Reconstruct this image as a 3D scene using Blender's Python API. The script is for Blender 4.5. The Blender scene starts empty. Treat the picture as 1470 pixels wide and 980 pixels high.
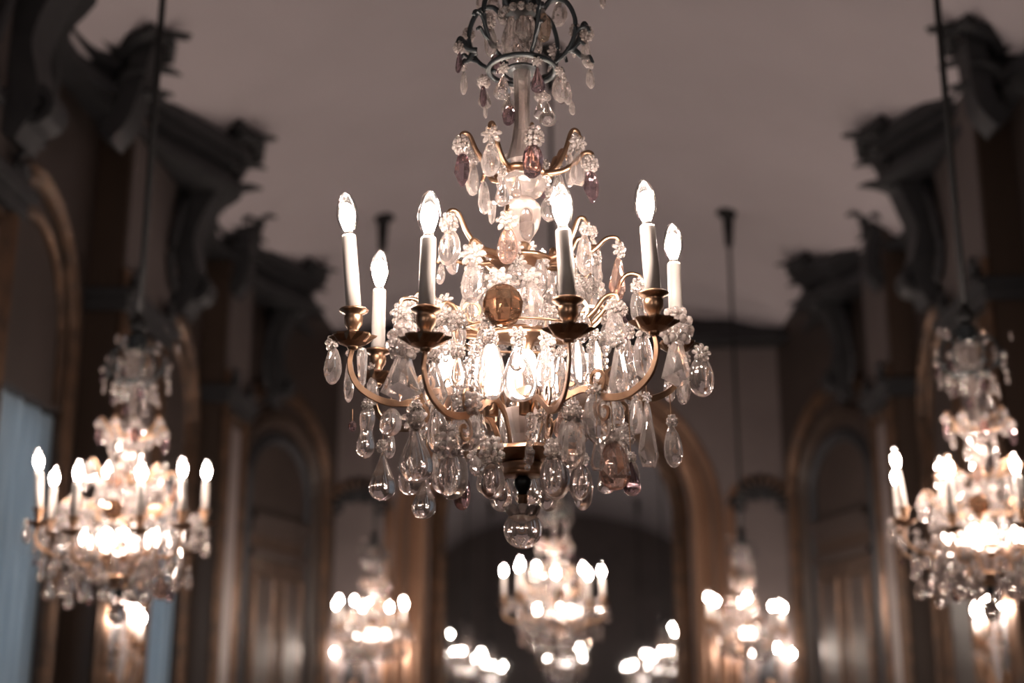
import bpy, bmesh, math, random
from mathutils import Vector, Matrix
random.seed(7)
PI = math.pi
S = bpy.context.scene
COL = S.collection

# ------------------------------------------------------------------ camera, world, exposure
EYE = 1.6
cam_data = bpy.data.cameras.new('camera')
cam = bpy.data.objects.new('camera', cam_data); COL.objects.link(cam)
cam.location = (0.09, 0, EYE)
cam.rotation_euler = (math.radians(90 + 15.13), 0, math.radians(2.37))
cam_data.sensor_width = 36; cam_data.lens = 48.0
cam_data.dof.use_dof = True; cam_data.dof.focus_distance = 2.40; cam_data.dof.aperture_fstop = 2.1
cam_data.clip_start = 0.05
S.camera = cam
W = bpy.data.worlds.new('dusk'); S.world = W; W.use_nodes = True
bg = W.node_tree.nodes['Background']; bg.inputs[0].default_value = (0.50, 0.53, 0.555, 1); bg.inputs[1].default_value = 1.9
S.view_settings.view_transform = 'Standard'; S.view_settings.look = 'None'
S.view_settings.gamma = 1.0; S.view_settings.use_curve_mapping = False
S.view_settings.exposure = 0.35
S.cycles.max_bounces = 14; S.cycles.transmission_bounces = 12; S.cycles.glossy_bounces = 6; S.cycles.diffuse_bounces = 3
S.cycles.transparent_max_bounces = 16
S.cycles.caustics_reflective = False; S.cycles.caustics_refractive = False
S.cycles.sample_clamp_indirect = 90.0; S.cycles.sample_clamp_direct = 0.0
S.cycles.use_denoising = True
GLOW = 400.0        # radiance of the lit filaments

# ------------------------------------------------------------------ materials
MAT = {}
def mat(name):
    m = bpy.data.materials.new(name); m.use_nodes = True; nt = m.node_tree
    nt.nodes.clear(); out = nt.nodes.new('ShaderNodeOutputMaterial'); MAT[name] = m
    return m, nt, out
def noise(nt, scale, detail=4, coord='Object', stretch=None):
    tc = nt.nodes.new('ShaderNodeTexCoord'); n = nt.nodes.new('ShaderNodeTexNoise')
    n.inputs['Scale'].default_value = scale; n.inputs['Detail'].default_value = detail
    if stretch:
        mp = nt.nodes.new('ShaderNodeMapping'); mp.inputs['Scale'].default_value = stretch
        nt.links.new(tc.outputs[coord], mp.inputs[0]); nt.links.new(mp.outputs[0], n.inputs[0])
    else: nt.links.new(tc.outputs[coord], n.inputs[0])
    return n
def ramp(nt, src, c0, c1, p0=.3, p1=.7):
    r = nt.nodes.new('ShaderNodeValToRGB'); nt.links.new(src, r.inputs[0])
    r.color_ramp.elements[0].color = (*c0, 1); r.color_ramp.elements[1].color = (*c1, 1)
    r.color_ramp.elements[0].position = p0; r.color_ramp.elements[1].position = p1
    return r.outputs[0]
def pbr(name, c0, c1=None, rough=.5, metal=0, scale=6, bump=0, stretch=None, spec=.5):
    m, nt, out = mat(name); b = nt.nodes.new('ShaderNodeBsdfPrincipled')
    b.inputs['Roughness'].default_value = rough; b.inputs['Metallic'].default_value = metal
    b.inputs['Specular IOR Level'].default_value = spec
    n = noise(nt, scale, stretch=stretch)
    nt.links.new(ramp(nt, n.outputs[0], c0, c1 or tuple(x * .8 for x in c0)), b.inputs['Base Color'])
    if bump:
        bp = nt.nodes.new('ShaderNodeBump'); bp.inputs['Strength'].default_value = bump; bp.inputs['Distance'].default_value = .004
        nt.links.new(n.outputs[0], bp.inputs['Height']); nt.links.new(bp.outputs[0], b.inputs['Normal'])
    nt.links.new(b.outputs[0], out.inputs[0]); return m
def crystal(name, col, cloud, cloud_col, rough=0.0, ior=1.52):
    """rock crystal: clear glass with a little cloudiness (veils) in the stone"""
    m, nt, out = mat(name)
    g = nt.nodes.new('ShaderNodeBsdfGlass'); g.inputs['Color'].default_value = (*col, 1)
    g.inputs['Roughness'].default_value = rough; g.inputs['IOR'].default_value = ior
    t = nt.nodes.new('ShaderNodeBsdfTranslucent'); t.inputs[0].default_value = (*cloud_col, 1)
    d = nt.nodes.new('ShaderNodeBsdfDiffuse'); d.inputs[0].default_value = (*cloud_col, 1)
    a = nt.nodes.new('ShaderNodeMixShader'); a.inputs[0].default_value = .5
    nt.links.new(t.outputs[0], a.inputs[1]); nt.links.new(d.outputs[0], a.inputs[2])
    mx = nt.nodes.new('ShaderNodeMixShader')
    n = noise(nt, 3.0); r = nt.nodes.new('ShaderNodeMapRange')
    r.inputs['From Min'].default_value = .35; r.inputs['From Max'].default_value = .7
    r.inputs['To Min'].default_value = cloud * .4; r.inputs['To Max'].default_value = cloud * 1.6
    nt.links.new(n.outputs[0], r.inputs[0]); nt.links.new(r.outputs[0], mx.inputs[0])
    nt.links.new(g.outputs[0], mx.inputs[1]); nt.links.new(a.outputs[0], mx.inputs[2])
    nt.links.new(mx.outputs[0], out.inputs[0]); return m
def thin_glass(name, tint, gloss=.08):
    m, nt, out = mat(name)
    t = nt.nodes.new('ShaderNodeBsdfTransparent'); t.inputs[0].default_value = (*tint, 1)
    g = nt.nodes.new('ShaderNodeBsdfGlossy'); g.inputs['Roughness'].default_value = .03
    lw = nt.nodes.new('ShaderNodeFresnel'); lw.inputs[0].default_value = 1.5
    mx = nt.nodes.new('ShaderNodeMixShader')
    h = nt.nodes.new('ShaderNodeMath'); h.operation = 'MULTIPLY'; h.inputs[1].default_value = .45
    nt.links.new(lw.outputs[0], h.inputs[0]); nt.links.new(h.outputs[0], mx.inputs[0]); nt.links.new(t.outputs[0], mx.inputs[1]); nt.links.new(g.outputs[0], mx.inputs[2])
    nt.links.new(mx.outputs[0], out.inputs[0]); return m
def emitter(name, col, strength):
    m, nt, out = mat(name); e = nt.nodes.new('ShaderNodeEmission')
    e.inputs[0].default_value = (*col, 1); e.inputs[1].default_value = strength
    nt.links.new(e.outputs[0], out.inputs[0]); return m

crystal('pure', (.99, .96, .95), .11, (.95, .85, .82), ior=1.54)
crystal('clear', (.99, .96, .95), .20, (.95, .85, .82), ior=1.56)
crystal('petal', (.99, .96, .95), .31, (.95, .85, .82), ior=1.56)
crystal('rose', (.95, .84, .80), .14, (.90, .66, .58))
crystal('amethyst', (.76, .66, .69), .09, (.34, .26, .28))
crystal('smoky', (.86, .78, .70), .10, (.75, .60, .50))
crystal('amber', (.62, .46, .36), .16, (.26, .165, .11))
crystal('frosted', (.92, .84, .81), .35, (.85, .74, .70), rough=.25)
thin_glass('bulb_glass', (.97, .97, .97)); thin_glass('pane_glass', (.9, .93, .95))
emitter('filament_glow', (1.0, .83, .71), GLOW)
emitter('frosted_glow', (1.0, .86, .76), GLOW * .07)
pbr('gilt', (.50, .32, .215), (.29, .175, .11), rough=.32, metal=1, scale=30)
pbr('bronze', (.026, .030, .034), (.014, .018, .022), rough=.35, metal=.3, scale=30)
pbr('sleeve', (.60, .54, .51), (.54, .49, .46), rough=.35, scale=9)
pbr('socket', (.35, .30, .27), rough=.3, metal=1)
pbr('iron', (.020, .020, .022), rough=.5, metal=.5)
pbr('plaster', (.655, .590, .625), (.61, .55, .58), rough=.85, scale=1.2)
pbr('lunette', (.105, .084, .081), (.086, .069, .067), rough=.6, scale=2.0)
pbr('boiserie', (.050, .036, .032), (.038, .028, .025), rough=.5, scale=2.0)
pbr('panel', (.180, .145, .142), (.145, .117, .114), rough=.55, scale=2.0)
pbr('wainscot', (.060, .039, .030), (.040, .027, .021), rough=.38, scale=5, stretch=(1, 1, .15))
pbr('frame_gilt', (.40, .235, .155), (.20, .115, .075), rough=.42, metal=.45, scale=6, stretch=(1, 1, .2))
pbr('gilding', (.145, .082, .050), (.06, .039, .030), rough=.42, metal=.55, scale=8)
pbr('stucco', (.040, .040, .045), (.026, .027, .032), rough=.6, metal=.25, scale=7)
pbr('parquet', (.16, .085, .045), (.10, .055, .03), rough=.3, scale=3, stretch=(1, .12, 1))
def curtain_mat():
    m, nt, out = mat('sheer')
    t = nt.nodes.new('ShaderNodeBsdfTranslucent'); d = nt.nodes.new('ShaderNodeBsdfDiffuse')
    n = noise(nt, 40, stretch=(1, 1, .05)); c = ramp(nt, n.outputs[0], (.62, .70, .76), (.46, .55, .62))
    nt.links.new(c, t.inputs[0]); nt.links.new(c, d.inputs[0])
    mx = nt.nodes.new('ShaderNodeMixShader'); mx.inputs[0].default_value = .4
    nt.links.new(t.outputs[0], mx.inputs[1]); nt.links.new(d.outputs[0], mx.inputs[2]); nt.links.new(mx.outputs[0], out.inputs[0])
curtain_mat()
def mirror_mat():
    m, nt, out = mat('mirror_silver'); g = nt.nodes.new('ShaderNodeBsdfGlossy')
    n = noise(nt, 3); nt.links.new(ramp(nt, n.outputs[0], (.50, .52, .53), (.42, .44, .46)), g.inputs[0])
    g.inputs['Roughness'].default_value = .02; nt.links.new(g.outputs[0], out.inputs[0])
mirror_mat()

# ------------------------------------------------------------------ mesh helpers
class MB:
    """collects shapes, builds them as ONE mesh object"""
    def __init__(s): s.v = []; s.f = []; s.sm = []
    def add(s, vs, fs, smooth=False, M=None):
        o = len(s.v)
        s.v += [tuple(M @ Vector(p)) if M else tuple(p) for p in vs]
        s.f += [tuple(i + o for i in f) for f in fs]; s.sm += [smooth] * len(fs); return s
    def box(s, a, b, M=None):
        x0, y0, z0 = a; x1, y1, z1 = b
        return s.add([(x0,y0,z0),(x1,y0,z0),(x1,y1,z0),(x0,y1,z0),(x0,y0,z1),(x1,y0,z1),(x1,y1,z1),(x0,y1,z1)],
                     [(0,3,2,1),(4,5,6,7),(0,1,5,4),(1,2,6,5),(2,3,7,6),(3,0,4,7)], False, M)
    def lathe(s, prof, n=16, smooth=True, M=None, sx=1, sy=1, wob=None, phase=0):
        vs = []; fs = []; idx = []
        for k, (r, z) in enumerate(prof):
            if r <= 1e-6: idx.append([len(vs)]); vs.append((0, 0, z))
            else:
                row = []
                for i in range(n):
                    a = 2 * PI * (i + phase) / n; q = r * (1 + (wob(k, i) if wob else 0))
                    row.append(len(vs)); vs.append((q * math.cos(a) * sx, q * math.sin(a) * sy, z))
                idx.append(row)
        for A, B in zip(idx[:-1], idx[1:]):
            for i in range(n):
                j = (i + 1) % n
                if len(A) == 1 and len(B) == 1: continue
                if len(A) == 1: fs.append((A[0], B[i], B[j]))
                elif len(B) == 1: fs.append((A[i], B[0], A[j]))
                else: fs.append((A[i], B[i], B[j], A[j]))
        return s.add(vs, fs, smooth, M)
    def ball(s, c, r, n=8, m=5, smooth=True, M0=None):
        rx, ry, rz = r if isinstance(r, tuple) else (r, r, r)
        prof = [(math.sin(PI * k / m), math.cos(PI * k / m)) for k in range(m + 1)]; prof[0] = (0, 1); prof[-1] = (0, -1)
        M = Matrix.Translation(c) @ (M0 or Matrix()) @ Matrix.Diagonal((rx, ry, rz, 1))
        return s.lathe(prof, n, smooth, M)
    def sweep(s, path, sec, smooth=True, up=(0, 0, 1), taper=None, closed=False, M=None):
        P = [Vector(p) for p in path]; n = len(P); m = len(sec); vs = []; fs = []
        up = Vector(up)
        for i, p in enumerate(P):
            a = P[(i - 1) % n] if (closed or i > 0) else P[0]
            b = P[(i + 1) % n] if (closed or i < n - 1) else P[-1]
            t = (b - a).normalized(); sd = t.cross(up)
            if sd.length < 1e-4: sd = t.cross(Vector((1, .3, 0)))
            sd.normalize(); w = sd.cross(t).normalized(); k = taper(i / (n - 1)) if taper else 1
            vs += [p + sd * (x * k) + w * (y * k) for x, y in sec]
        for i in range(n if closed else n - 1):
            for j in range(m):
                k = (j + 1) % m; i2 = (i + 1) % n
                fs.append((i * m + j, i * m + k, i2 * m + k, i2 * m + j))
        if not closed:
            fs.append(tuple(range(m))[::-1]); fs.append(tuple((n - 1) * m + j for j in range(m)))
        return s.add(vs, fs, smooth, M)
    def hull(s, pts, M=None):
        bm = bmesh.new()
        for p in pts: bm.verts.new(p)
        r = bmesh.ops.convex_hull(bm, input=bm.verts[:])
        bmesh.ops.delete(bm, geom=[g for g in r['geom_interior'] if isinstance(g, bmesh.types.BMVert)], context='VERTS')
        bmesh.ops.recalc_face_normals(bm, faces=bm.faces[:]); bm.verts.index_update()
        s.add([v.co.copy() for v in bm.verts], [tuple(v.index for v in f.verts) for f in bm.faces], False, M); bm.free(); return s
    def mesh(s, name, m):
        me = bpy.data.meshes.new(name); me.from_pydata([tuple(p) for p in s.v], [], s.f)
        me.polygons.foreach_set('use_smooth', s.sm)
        bm = bmesh.new(); bm.from_mesh(me); bmesh.ops.recalc_face_normals(bm, faces=bm.faces[:]); bm.to_mesh(me); bm.free()
        me.materials.append(MAT[m]); return me
    def build(s, name, m, parent=None):
        return obj(name, s.mesh(name, m), parent)
def obj(name, me, parent=None, loc=None, rot=None, scale=None):
    o = bpy.data.objects.new(name, me); COL.objects.link(o)
    if parent: o.parent = parent
    if loc: o.location = loc
    if rot: o.rotation_euler = rot
    if scale: o.scale = scale
    return o
def circ(r, n=8, ry=None): return [(r * math.cos(2 * PI * i / n), (ry or r) * math.sin(2 * PI * i / n)) for i in range(n)]
def rect(w, h): return [(-w, -h), (w, -h), (w, h), (-w, h)]
def curve(pts, n=6):
    """Catmull-Rom through the points"""
    P = [Vector(p) for p in pts]; P = [2 * P[0] - P[1]] + P + [2 * P[-1] - P[-2]]; out = []
    for i in range(1, len(P) - 2):
        a, b, c, d = P[i - 1:i + 3]
        for k in range(n):
            t = k / n
            out.append(.5 * ((2 * b) + (c - a) * t + (2 * a - 5 * b + 4 * c - d) * t * t + (3 * b - a - 3 * c + d) * t ** 3))
    return out + [P[-2]]
def spiral(c, r0, r1, a0, turns, n=18):
    """flat spiral in the (x, z) plane; returns (x, 0, z)"""
    return [Vector((c[0] + (r0 + (r1 - r0) * k / n) * math.cos(a0 + 2 * PI * turns * k / n), 0,
                    c[1] + (r0 + (r1 - r0) * k / n) * math.sin(a0 + 2 * PI * turns * k / n))) for k in range(n + 1)]
def tag(o, label=None, cat=None, group=None, kind=None):
    for k, v in (('label', label), ('category', cat), ('group', group), ('kind', kind)):
        if v: o[k] = v
    return o
def empty(name, loc=(0, 0, 0), rz=0):
    o = bpy.data.objects.new(name, None); COL.objects.link(o); o.location = loc; o.rotation_euler = (0, 0, rz)
    o.empty_display_size = .1; return o
KIDS = {}
def copy_tree(o, parent=None):
    c = o.copy(); COL.objects.link(c)
    if parent: c.parent = parent
    for ch in list(o.children): copy_tree(ch, c)
    return c
PENDANTS = [
    (-0.119, -0.01, 0.546, 0.016, 0.044, 'almond', 'a', 0.046, 0.02),
    (-0.11, 0.001, 0.509, 0.02, 0.049, 'almond', 'c', 0.043, 0.013),
    (-0.056, -0.064, 0.56, 0.027, 0.062, 'oval', 'c', 0.043, 0.026),
    (-0.07, -0.056, 0.454, 0.014, 0.045, 'almond', 'a', 0.04, 0.017),
    (-0.071, 0.037, 0.469, 0.012, 0.036, 'almond', 'c', 0, 0),
    (-0.033, -0.078, 0.462, 0.034, 0.05, 'pear', 'c', 0.042, 0.02),
    (-0.022, -0.066, 0.409, 0.025, 0.038, 'block', 'a', 0, 0),
    (0.031, -0.063, 0.482, 0.027, 0.053, 'pear', 'a', 0.046, 0.018),
    (0.049, -0.063, 0.414, 0.033, 0.05, 'pear', 'c', 0.035, 0.013),
    (0.071, -0.037, 0.474, 0.034, 0.054, 'almond', 'c', 0.038, 0.019),
    (0.086, -0.026, 0.471, 0.019, 0.048, 'almond', 'c', 0, 0),
    (0.094, -0.001, 0.453, 0.013, 0.03, 'almond', 'c', 0, 0),
    (0.122, -0.002, 0.563, 0.025, 0.058, 'almond', 'c', 0.044, 0.026),
    (0.129, -0.003, 0.511, 0.02, 0.041, 'almond', 'c', 0.047, 0.016),
    (0.005, -0.04, 0.597, 0.034, 0.054, 'block', 'c', 0, 0),
    (0.041, -0.017, 0.611, 0.034, 0.058, 'block', 'w', 0, 0),
    (-0.003, -0.035, 0.551, 0.031, 0.038, 'block', 'c', 0, 0),
    (-0.017, -0.042, 0.599, 0.018, 0.049, 'icicle', 'c', 0, 0),
    (-0.06, 0.092, 0.718, 0.031, 0.049, 'almond', 'c', 0, 0),
    (0.072, 0.083, 0.695, 0.036, 0.057, 'almond', 'c', 0, 0),
    (0.155, -0.005, 0.674, 0.016, 0.036, 'almond', 'c', 0, 0),
    (-0.086, 0.098, 0.729, 0.022, 0.043, 'almond', 'c', 0, 0),
    (-0.108, -0.047, 0.313, 0.029, 0.066, 'shard', 'a', 0.053, 0.031),
    (-0.054, -0.084, 0.318, 0.035, 0.07, 'almond', 'c', 0.046, 0.033),
    (0.021, -0.067, 0.318, 0.04, 0.063, 'block', 'a', 0.048, 0.035),
    (0.103, -0.001, 0.336, 0.035, 0.078, 'kite', 'c', 0.047, 0.031),
    (0.128, -0.003, 0.293, 0.03, 0.064, 'shard', 'a', 0.048, 0.028),
    (-0.074, 0.059, 0.299, 0.026, 0.066, 'almond', 'c', 0, 0),
    (-0.034, -0.049, 0.27, 0.03, 0.06, 'pear', 'c', 0.044, 0.018),
    (-0.052, -0.074, 0.219, 0.019, 0.046, 'icicle', 'c', 0, 0),
    (0.05, -0.056, 0.231, 0.031, 0.047, 'oval', 'c', 0.04, 0.018),
    (0.067, 0.06, 0.319, 0.028, 0.06, 'almond', 'c', 0.039, 0.018),
    (-0.008, -0.049, 0.277, 0.02, 0.044, 'pear', 'c', 0, 0),
    (-0.052, 0.061, 0.361, 0.021, 0.028, 'bead', 'c', 0, 0),
    (-0.126, -0.081, 0.151, 0.046, 0.066, 'oval', 'c', 0.047, 0.032),
    (-0.023, -0.097, 0.149, 0.038, 0.071, 'almond', 'r', 0.046, 0.037),
    (-0.15, 0.012, 0.133, 0.022, 0.04, 'almond', 'c', 0, 0),
    (-0.084, -0.099, 0.081, 0.041, 0.078, 'almond', 'c', 0.051, 0.041),
    (0.113, -0.041, 0.148, 0.034, 0.08, 'almond', 'c', 0.06, 0.022),
    (0.172, -0.007, 0.116, 0.043, 0.076, 'kite', 'r', 0.058, 0.03),
    (0.058, 0.069, 0.133, 0.034, 0.097, 'almond', 'c', 0, 0),
    (0.136, 0.032, 0.14, 0.026, 0.053, 'block', 'c', 0.026, 0.028),
    (0.13, 0.075, 0.086, 0.029, 0.054, 'almond', 'c', 0.036, 0.036),
    (0.018, -0.088, 0.044, 0.044, 0.083, 'block', 'c', 0.048, 0.036),
    (0.009, -0.029, 0.212, 0.028, 0.063, 'oval', 'c', 0, 0),
    (-0.007, -0.07, 0.102, 0.03, 0.051, 'block', 'c', 0.023, 0.032),
    (0.033, -0.05, 0.102, 0.027, 0.069, 'oval', 'c', 0, 0),
    (-0.069, 0.098, 0.095, 0.031, 0.06, 'almond', 'c', 0.031, 0.034),
    (0.088, 0.047, 0.078, 0.031, 0.058, 'oval', 'c', 0, 0),
    (0.165, -0.072, 0.004, 0.036, 0.055, 'block', 'c', 0.035, 0.034),
    (0.209, -0.012, 0.055, 0.04, 0.07, 'oval', 'c', 0.042, 0.027),
    (-0.213, -0.027, 0.015, 0.037, 0.057, 'almond', 'c', 0.032, 0.04),
    (-0.194, 0.047, 0.068, 0.033, 0.059, 'almond', 'c', 0.012, 0.041),
    (-0.136, -0.064, -0.008, 0.032, 0.056, 'almond', 'c', 0.038, 0.034),
    (-0.107, -0.074, -0.006, 0.027, 0.05, 'oval', 'c', 0.026, 0.032),
    (-0.129, 0.013, 0.031, 0.025, 0.047, 'almond', 'c', 0.026, 0.025),
    (0.051, -0.086, 0.001, 0.027, 0.055, 'oval', 'c', 0.026, 0.024),
    (0.108, -0.131, -0.012, 0.031, 0.044, 'oval', 'c', 0, 0),
    (-0.053, -0.108, -0.014, 0.029, 0.045, 'pear', 'c', 0.028, 0.029),
    (-0.331, -0.059, -0.055, 0.037, 0.071, 'almond', 'c', 0.041, 0.027),
    (-0.295, -0.094, -0.09, 0.026, 0.082, 'almond', 'c', 0.049, 0.012),
    (-0.281, -0.044, -0.057, 0.021, 0.076, 'icicle', 'c', 0, 0),
    (-0.192, -0.19, -0.108, 0.069, 0.086, 'pyramid', 'c', 0.061, 0.055),
    (-0.222, -0.092, -0.165, 0.045, 0.049, 'oval', 'c', 0, 0),
    (-0.262, -0.099, -0.183, 0.037, 0.091, 'gourd', 'c', 0.048, 0.019),
    (-0.3, -0.015, -0.155, 0.016, 0.02, 'bead', 'a', 0, 0),
    (-0.143, -0.14, -0.106, 0.044, 0.085, 'kite', 'c', 0.047, 0.03),
    (-0.126, -0.082, -0.115, 0.029, 0.06, 'oval', 'c', 0, 0),
    (-0.105, -0.121, -0.08, 0.035, 0.069, 'pear', 'c', 0.032, 0.026),
    (-0.088, -0.109, -0.09, 0.019, 0.054, 'icicle', 'c', 0.027, 0.017),
    (-0.049, -0.12, -0.083, 0.05, 0.103, 'almond', 'c', 0.059, 0.024),
    (-0.002, -0.11, -0.076, 0.062, 0.118, 'pear', 'c', 0.057, 0.028),
    (-0.068, -0.099, -0.063, 0.024, 0.074, 'almond', 'c', 0, 0),
    (0.043, -0.123, -0.082, 0.038, 0.083, 'almond', 'c', 0.054, 0.026),
    (-0.087, -0.146, -0.185, 0.049, 0.081, 'block', 'c', 0.045, 0.046),
    (-0.14, -0.114, -0.185, 0.038, 0.08, 'oval', 'c', 0, 0),
    (-0.172, -0.153, -0.171, 0.03, 0.041, 'bead', 'c', 0.02, 0.021),
    (-0.136, 0.032, -0.042, 0.018, 0.058, 'icicle', 'c', 0, 0),
    (0.099, -0.125, -0.072, 0.036, 0.08, 'almond', 'c', 0.053, 0.031),
    (0.127, -0.113, -0.066, 0.028, 0.076, 'almond', 'c', 0.046, 0.021),
    (0.106, -0.075, -0.118, 0.041, 0.062, 'oval', 'c', 0, 0),
    (0.166, -0.129, -0.088, 0.045, 0.095, 'kite', 'c', 0.053, 0.03),
    (0.069, -0.11, -0.092, 0.026, 0.073, 'almond', 'c', 0.043, 0.017),
    (0.208, -0.12, -0.06, 0.04, 0.078, 'oval', 'c', 0.046, 0.033),
    (0.264, -0.12, -0.074, 0.063, 0.085, 'pyramid', 'c', 0.066, 0.056),
    (0.303, -0.143, -0.103, 0.044, 0.07, 'oval', 'c', 0.042, 0.028),
    (0.27, 0.131, -0.058, 0.035, 0.054, 'oval', 'c', 0, 0),
    (0.212, -0.133, -0.198, 0.039, 0.11, 'kite', 'c', 0.066, 0.017),
    (0.252, -0.144, -0.221, 0.034, 0.069, 'almond', 'c', 0.045, 0.018),
    (0.128, -0.14, -0.173, 0.049, 0.086, 'block', 'c', 0.046, 0.03),
    (0.086, -0.158, -0.214, 0.05, 0.09, 'block', 'c', 0.051, 0.032),
    (0.196, 0.101, -0.081, 0.026, 0.059, 'almond', 'c', 0.029, 0.018),
    (0.174, 0.098, -0.173, 0.033, 0.053, 'almond', 'c', 0.028, 0.033),
    (0.148, 0.135, -0.161, 0.028, 0.056, 'almond', 'c', 0, 0),
    (-0.242, -0.033, -0.247, 0.053, 0.085, 'pear', 'c', 0.053, 0.02),
    (-0.174, -0.134, -0.225, 0.06, 0.101, 'pear', 'c', 0.057, 0.039),
    (-0.199, 0.017, -0.243, 0.052, 0.061, 'oval', 'c', 0, 0),
    (-0.17, -0.018, -0.281, 0.051, 0.078, 'pear', 'c', 0, 0),
    (-0.113, -0.113, -0.257, 0.06, 0.089, 'oval', 'c', 0.054, 0.051),
    (-0.163, 0.098, -0.212, 0.025, 0.061, 'almond', 'c', 0, 0),
    (-0.048, -0.088, -0.266, 0.045, 0.063, 'oval', 'c', 0.06, 0.042),
    (-0.086, 0.097, -0.207, 0.033, 0.04, 'block', 'c', 0.017, 0.033),
    (0.057, -0.106, -0.262, 0.051, 0.079, 'oval', 'c', 0.046, 0.033),
    (0.098, -0.1, -0.271, 0.035, 0.063, 'oval', 'c', 0.039, 0.026),
    (0.127, -0.155, -0.235, 0.025, 0.054, 'kite', 'c', 0, 0),
    (0.156, -0.125, -0.247, 0.055, 0.086, 'almond', 'r', 0.047, 0.032),
    (0.185, -0.099, -0.265, 0.033, 0.06, 'pear', 'a', 0.036, 0.016),
    (-0.238, 0.03, -0.183, 0.025, 0.046, 'almond', 'c', 0.029, 0.022),
    (0.014, -0.089, -0.219, 0.016, 0.044, 'almond', 'c', 0, 0),
    (-0.035, 0.094, -0.133, 0.026, 0.08, 'almond', 'c', 0, 0),
]
CHAINS = [  # x, y, z of the top bead, beads, bead diameter
    (0.016, -0.099, -0.159, 5, 0.0165),
    (0.049, -0.063, 0.284, 3, 0.0126),
    (-0.082, -0.125, -0.055, 4, 0.0142),
    (0.055, -0.129, -0.038, 3, 0.0142),
    (0.034, -0.049, 0.551, 3, 0.013),
    (-0.173, -0.136, -0.153, 3, 0.0163),
    (-0.126, -0.129, -0.046, 3, 0.0106),
    (0.195, -0.102, -0.101, 4, 0.0118),
    (0.011, -0.089, -0.231, 2, 0.0141),
    (0.145, -0.107, -0.043, 4, 0.0119),
]
CANDLES = [  # x, y, z of the foot of the sleeve, sleeve length, lean
    (-0.287, -0.118, 0.024, 0.138, -0.096),
    (-0.282, 0.15, 0.022, 0.123, 0.0),
    (-0.145, -0.274, -0.022, 0.122, 0.014),
    (0.082, -0.299, -0.017, 0.118, -0.056),
    (0.221, -0.231, 0.013, 0.118, -0.058),
    (0.286, 0.119, 0.068, 0.113, -0.012),
    (-0.102, 0.282, 0.063, 0.129, 0.0),
    (0.031, 0.298, 0.066, 0.129, 0.0),
]

# ================================================================== THE HALL
YB, YF = -5.0, 12.9          # wall behind the viewer, far wall
XN, XP = 2.70, 2.50          # window plane, pier face
Z_TOP = 5.20                 # top of the panelled walls
def ceil_z(x, y):
    z = 5.87 - .10 * x * x
    e = abs(x) - 2.05
    if e > 0: z -= .55 * (1 - math.sqrt(max(0, 1 - min(1, e / .95) ** 2)))
    e = y - 11.75
    if e > 0: z -= .60 * (1 - math.sqrt(max(0, 1 - min(1, e / 1.25) ** 2)))
    return z
def struct(o): return tag(o, kind='structure')
mb = MB(); nx, ny = 36, 46; vs = []; fs = []
ys = [YB + (11.5 - YB) * k / 24 for k in range(25)] + [11.5 + 1.5 * k / 21 for k in range(1, 22)]
for y in ys:
    for i in range(nx + 1): x = -3 + 6 * i / nx; vs.append((x, y, ceil_z(x, y)))
for j in range(len(ys) - 1):
    for i in range(nx): a = j * (nx + 1) + i; fs.append((a, a + nx + 1, a + nx + 2, a + 1))
o = len(vs)
ceiling = struct(mb.add(vs, fs, True).build('ceiling', 'plaster'))
mb = MB(); mb.box((-3.2, YB - .3, -.12), (3.2, YF + .3, 0)); struct(mb.build('floor', 'parquet'))

# --- side walls: window plane with openings, then piers standing proud of it
WIN = [(6.00, 7.28), (8.50, 9.85)]       # the two windows the view catches
FILL_WIN = [(-2.9, -1.6), (-.2, 1.1), (2.9, 4.2)]   # window row carried on out of frame, added for cool fill light
WZ0, WZ1 = .35, 3.18
def side_wall(sx, name, openings):
    mb = MB(); x0, x1 = sorted((sx * XN, sx * (XN + .30)))
    y = YB
    for a, b in openings:
        mb.box((x0, y, 0), (x1, a, Z_TOP + .6)); mb.box((x0, a, 0), (x1, b, WZ0)); mb.box((x0, a, WZ1), (x1, b, Z_TOP + .6)); y = b
    mb.box((x0, y, 0), (x1, 10.75, Z_TOP + .6))
    return struct(mb.build(name, 'boiserie'))
wall_left = side_wall(-1, 'wall_left', FILL_WIN + WIN)
wall_right = side_wall(1, 'wall_right', [])
PIERS = [(4.95, 5.95), (7.50, 8.40), (9.95, 10.70)]
def arch_path(hw, z0, zs, rise, n=14):
    """an upright arch outline in (s, z): foot, spring line, crown and down again"""
    return [(-hw, z0)] + [(-hw * math.cos(PI * k / n), zs + rise * math.sin(PI * k / n)) for k in range(n + 1)] + [(hw, z0)]
MOULD = [(-.05, -.012), (-.05, .018), (-.028, .034), (-.010, .020), (.012, .046), (.036, .030), (.05, .012), (.05, -.012)]
def on_plane(P0, dirv, nrm, pts): return [Vector(P0) + Vector(dirv) * s + Vector((0, 0, z)) + Vector(nrm) * .0 for s, z in pts]
def moulding(name, P0, dirv, nrm, pts, parent, m='gilding', k=1.0, closed=False):
    mb = MB(); mb.sweep(on_plane(P0, dirv, nrm, pts), [(a * k, b * k) for a, b in MOULD], False, up=nrm, closed=closed)
    return mb.build(name, m, parent)
def rectpts(s0, s1, z0, z1): return [(s0, z0), (s1, z0), (s1, z1), (s0, z1)]
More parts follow.
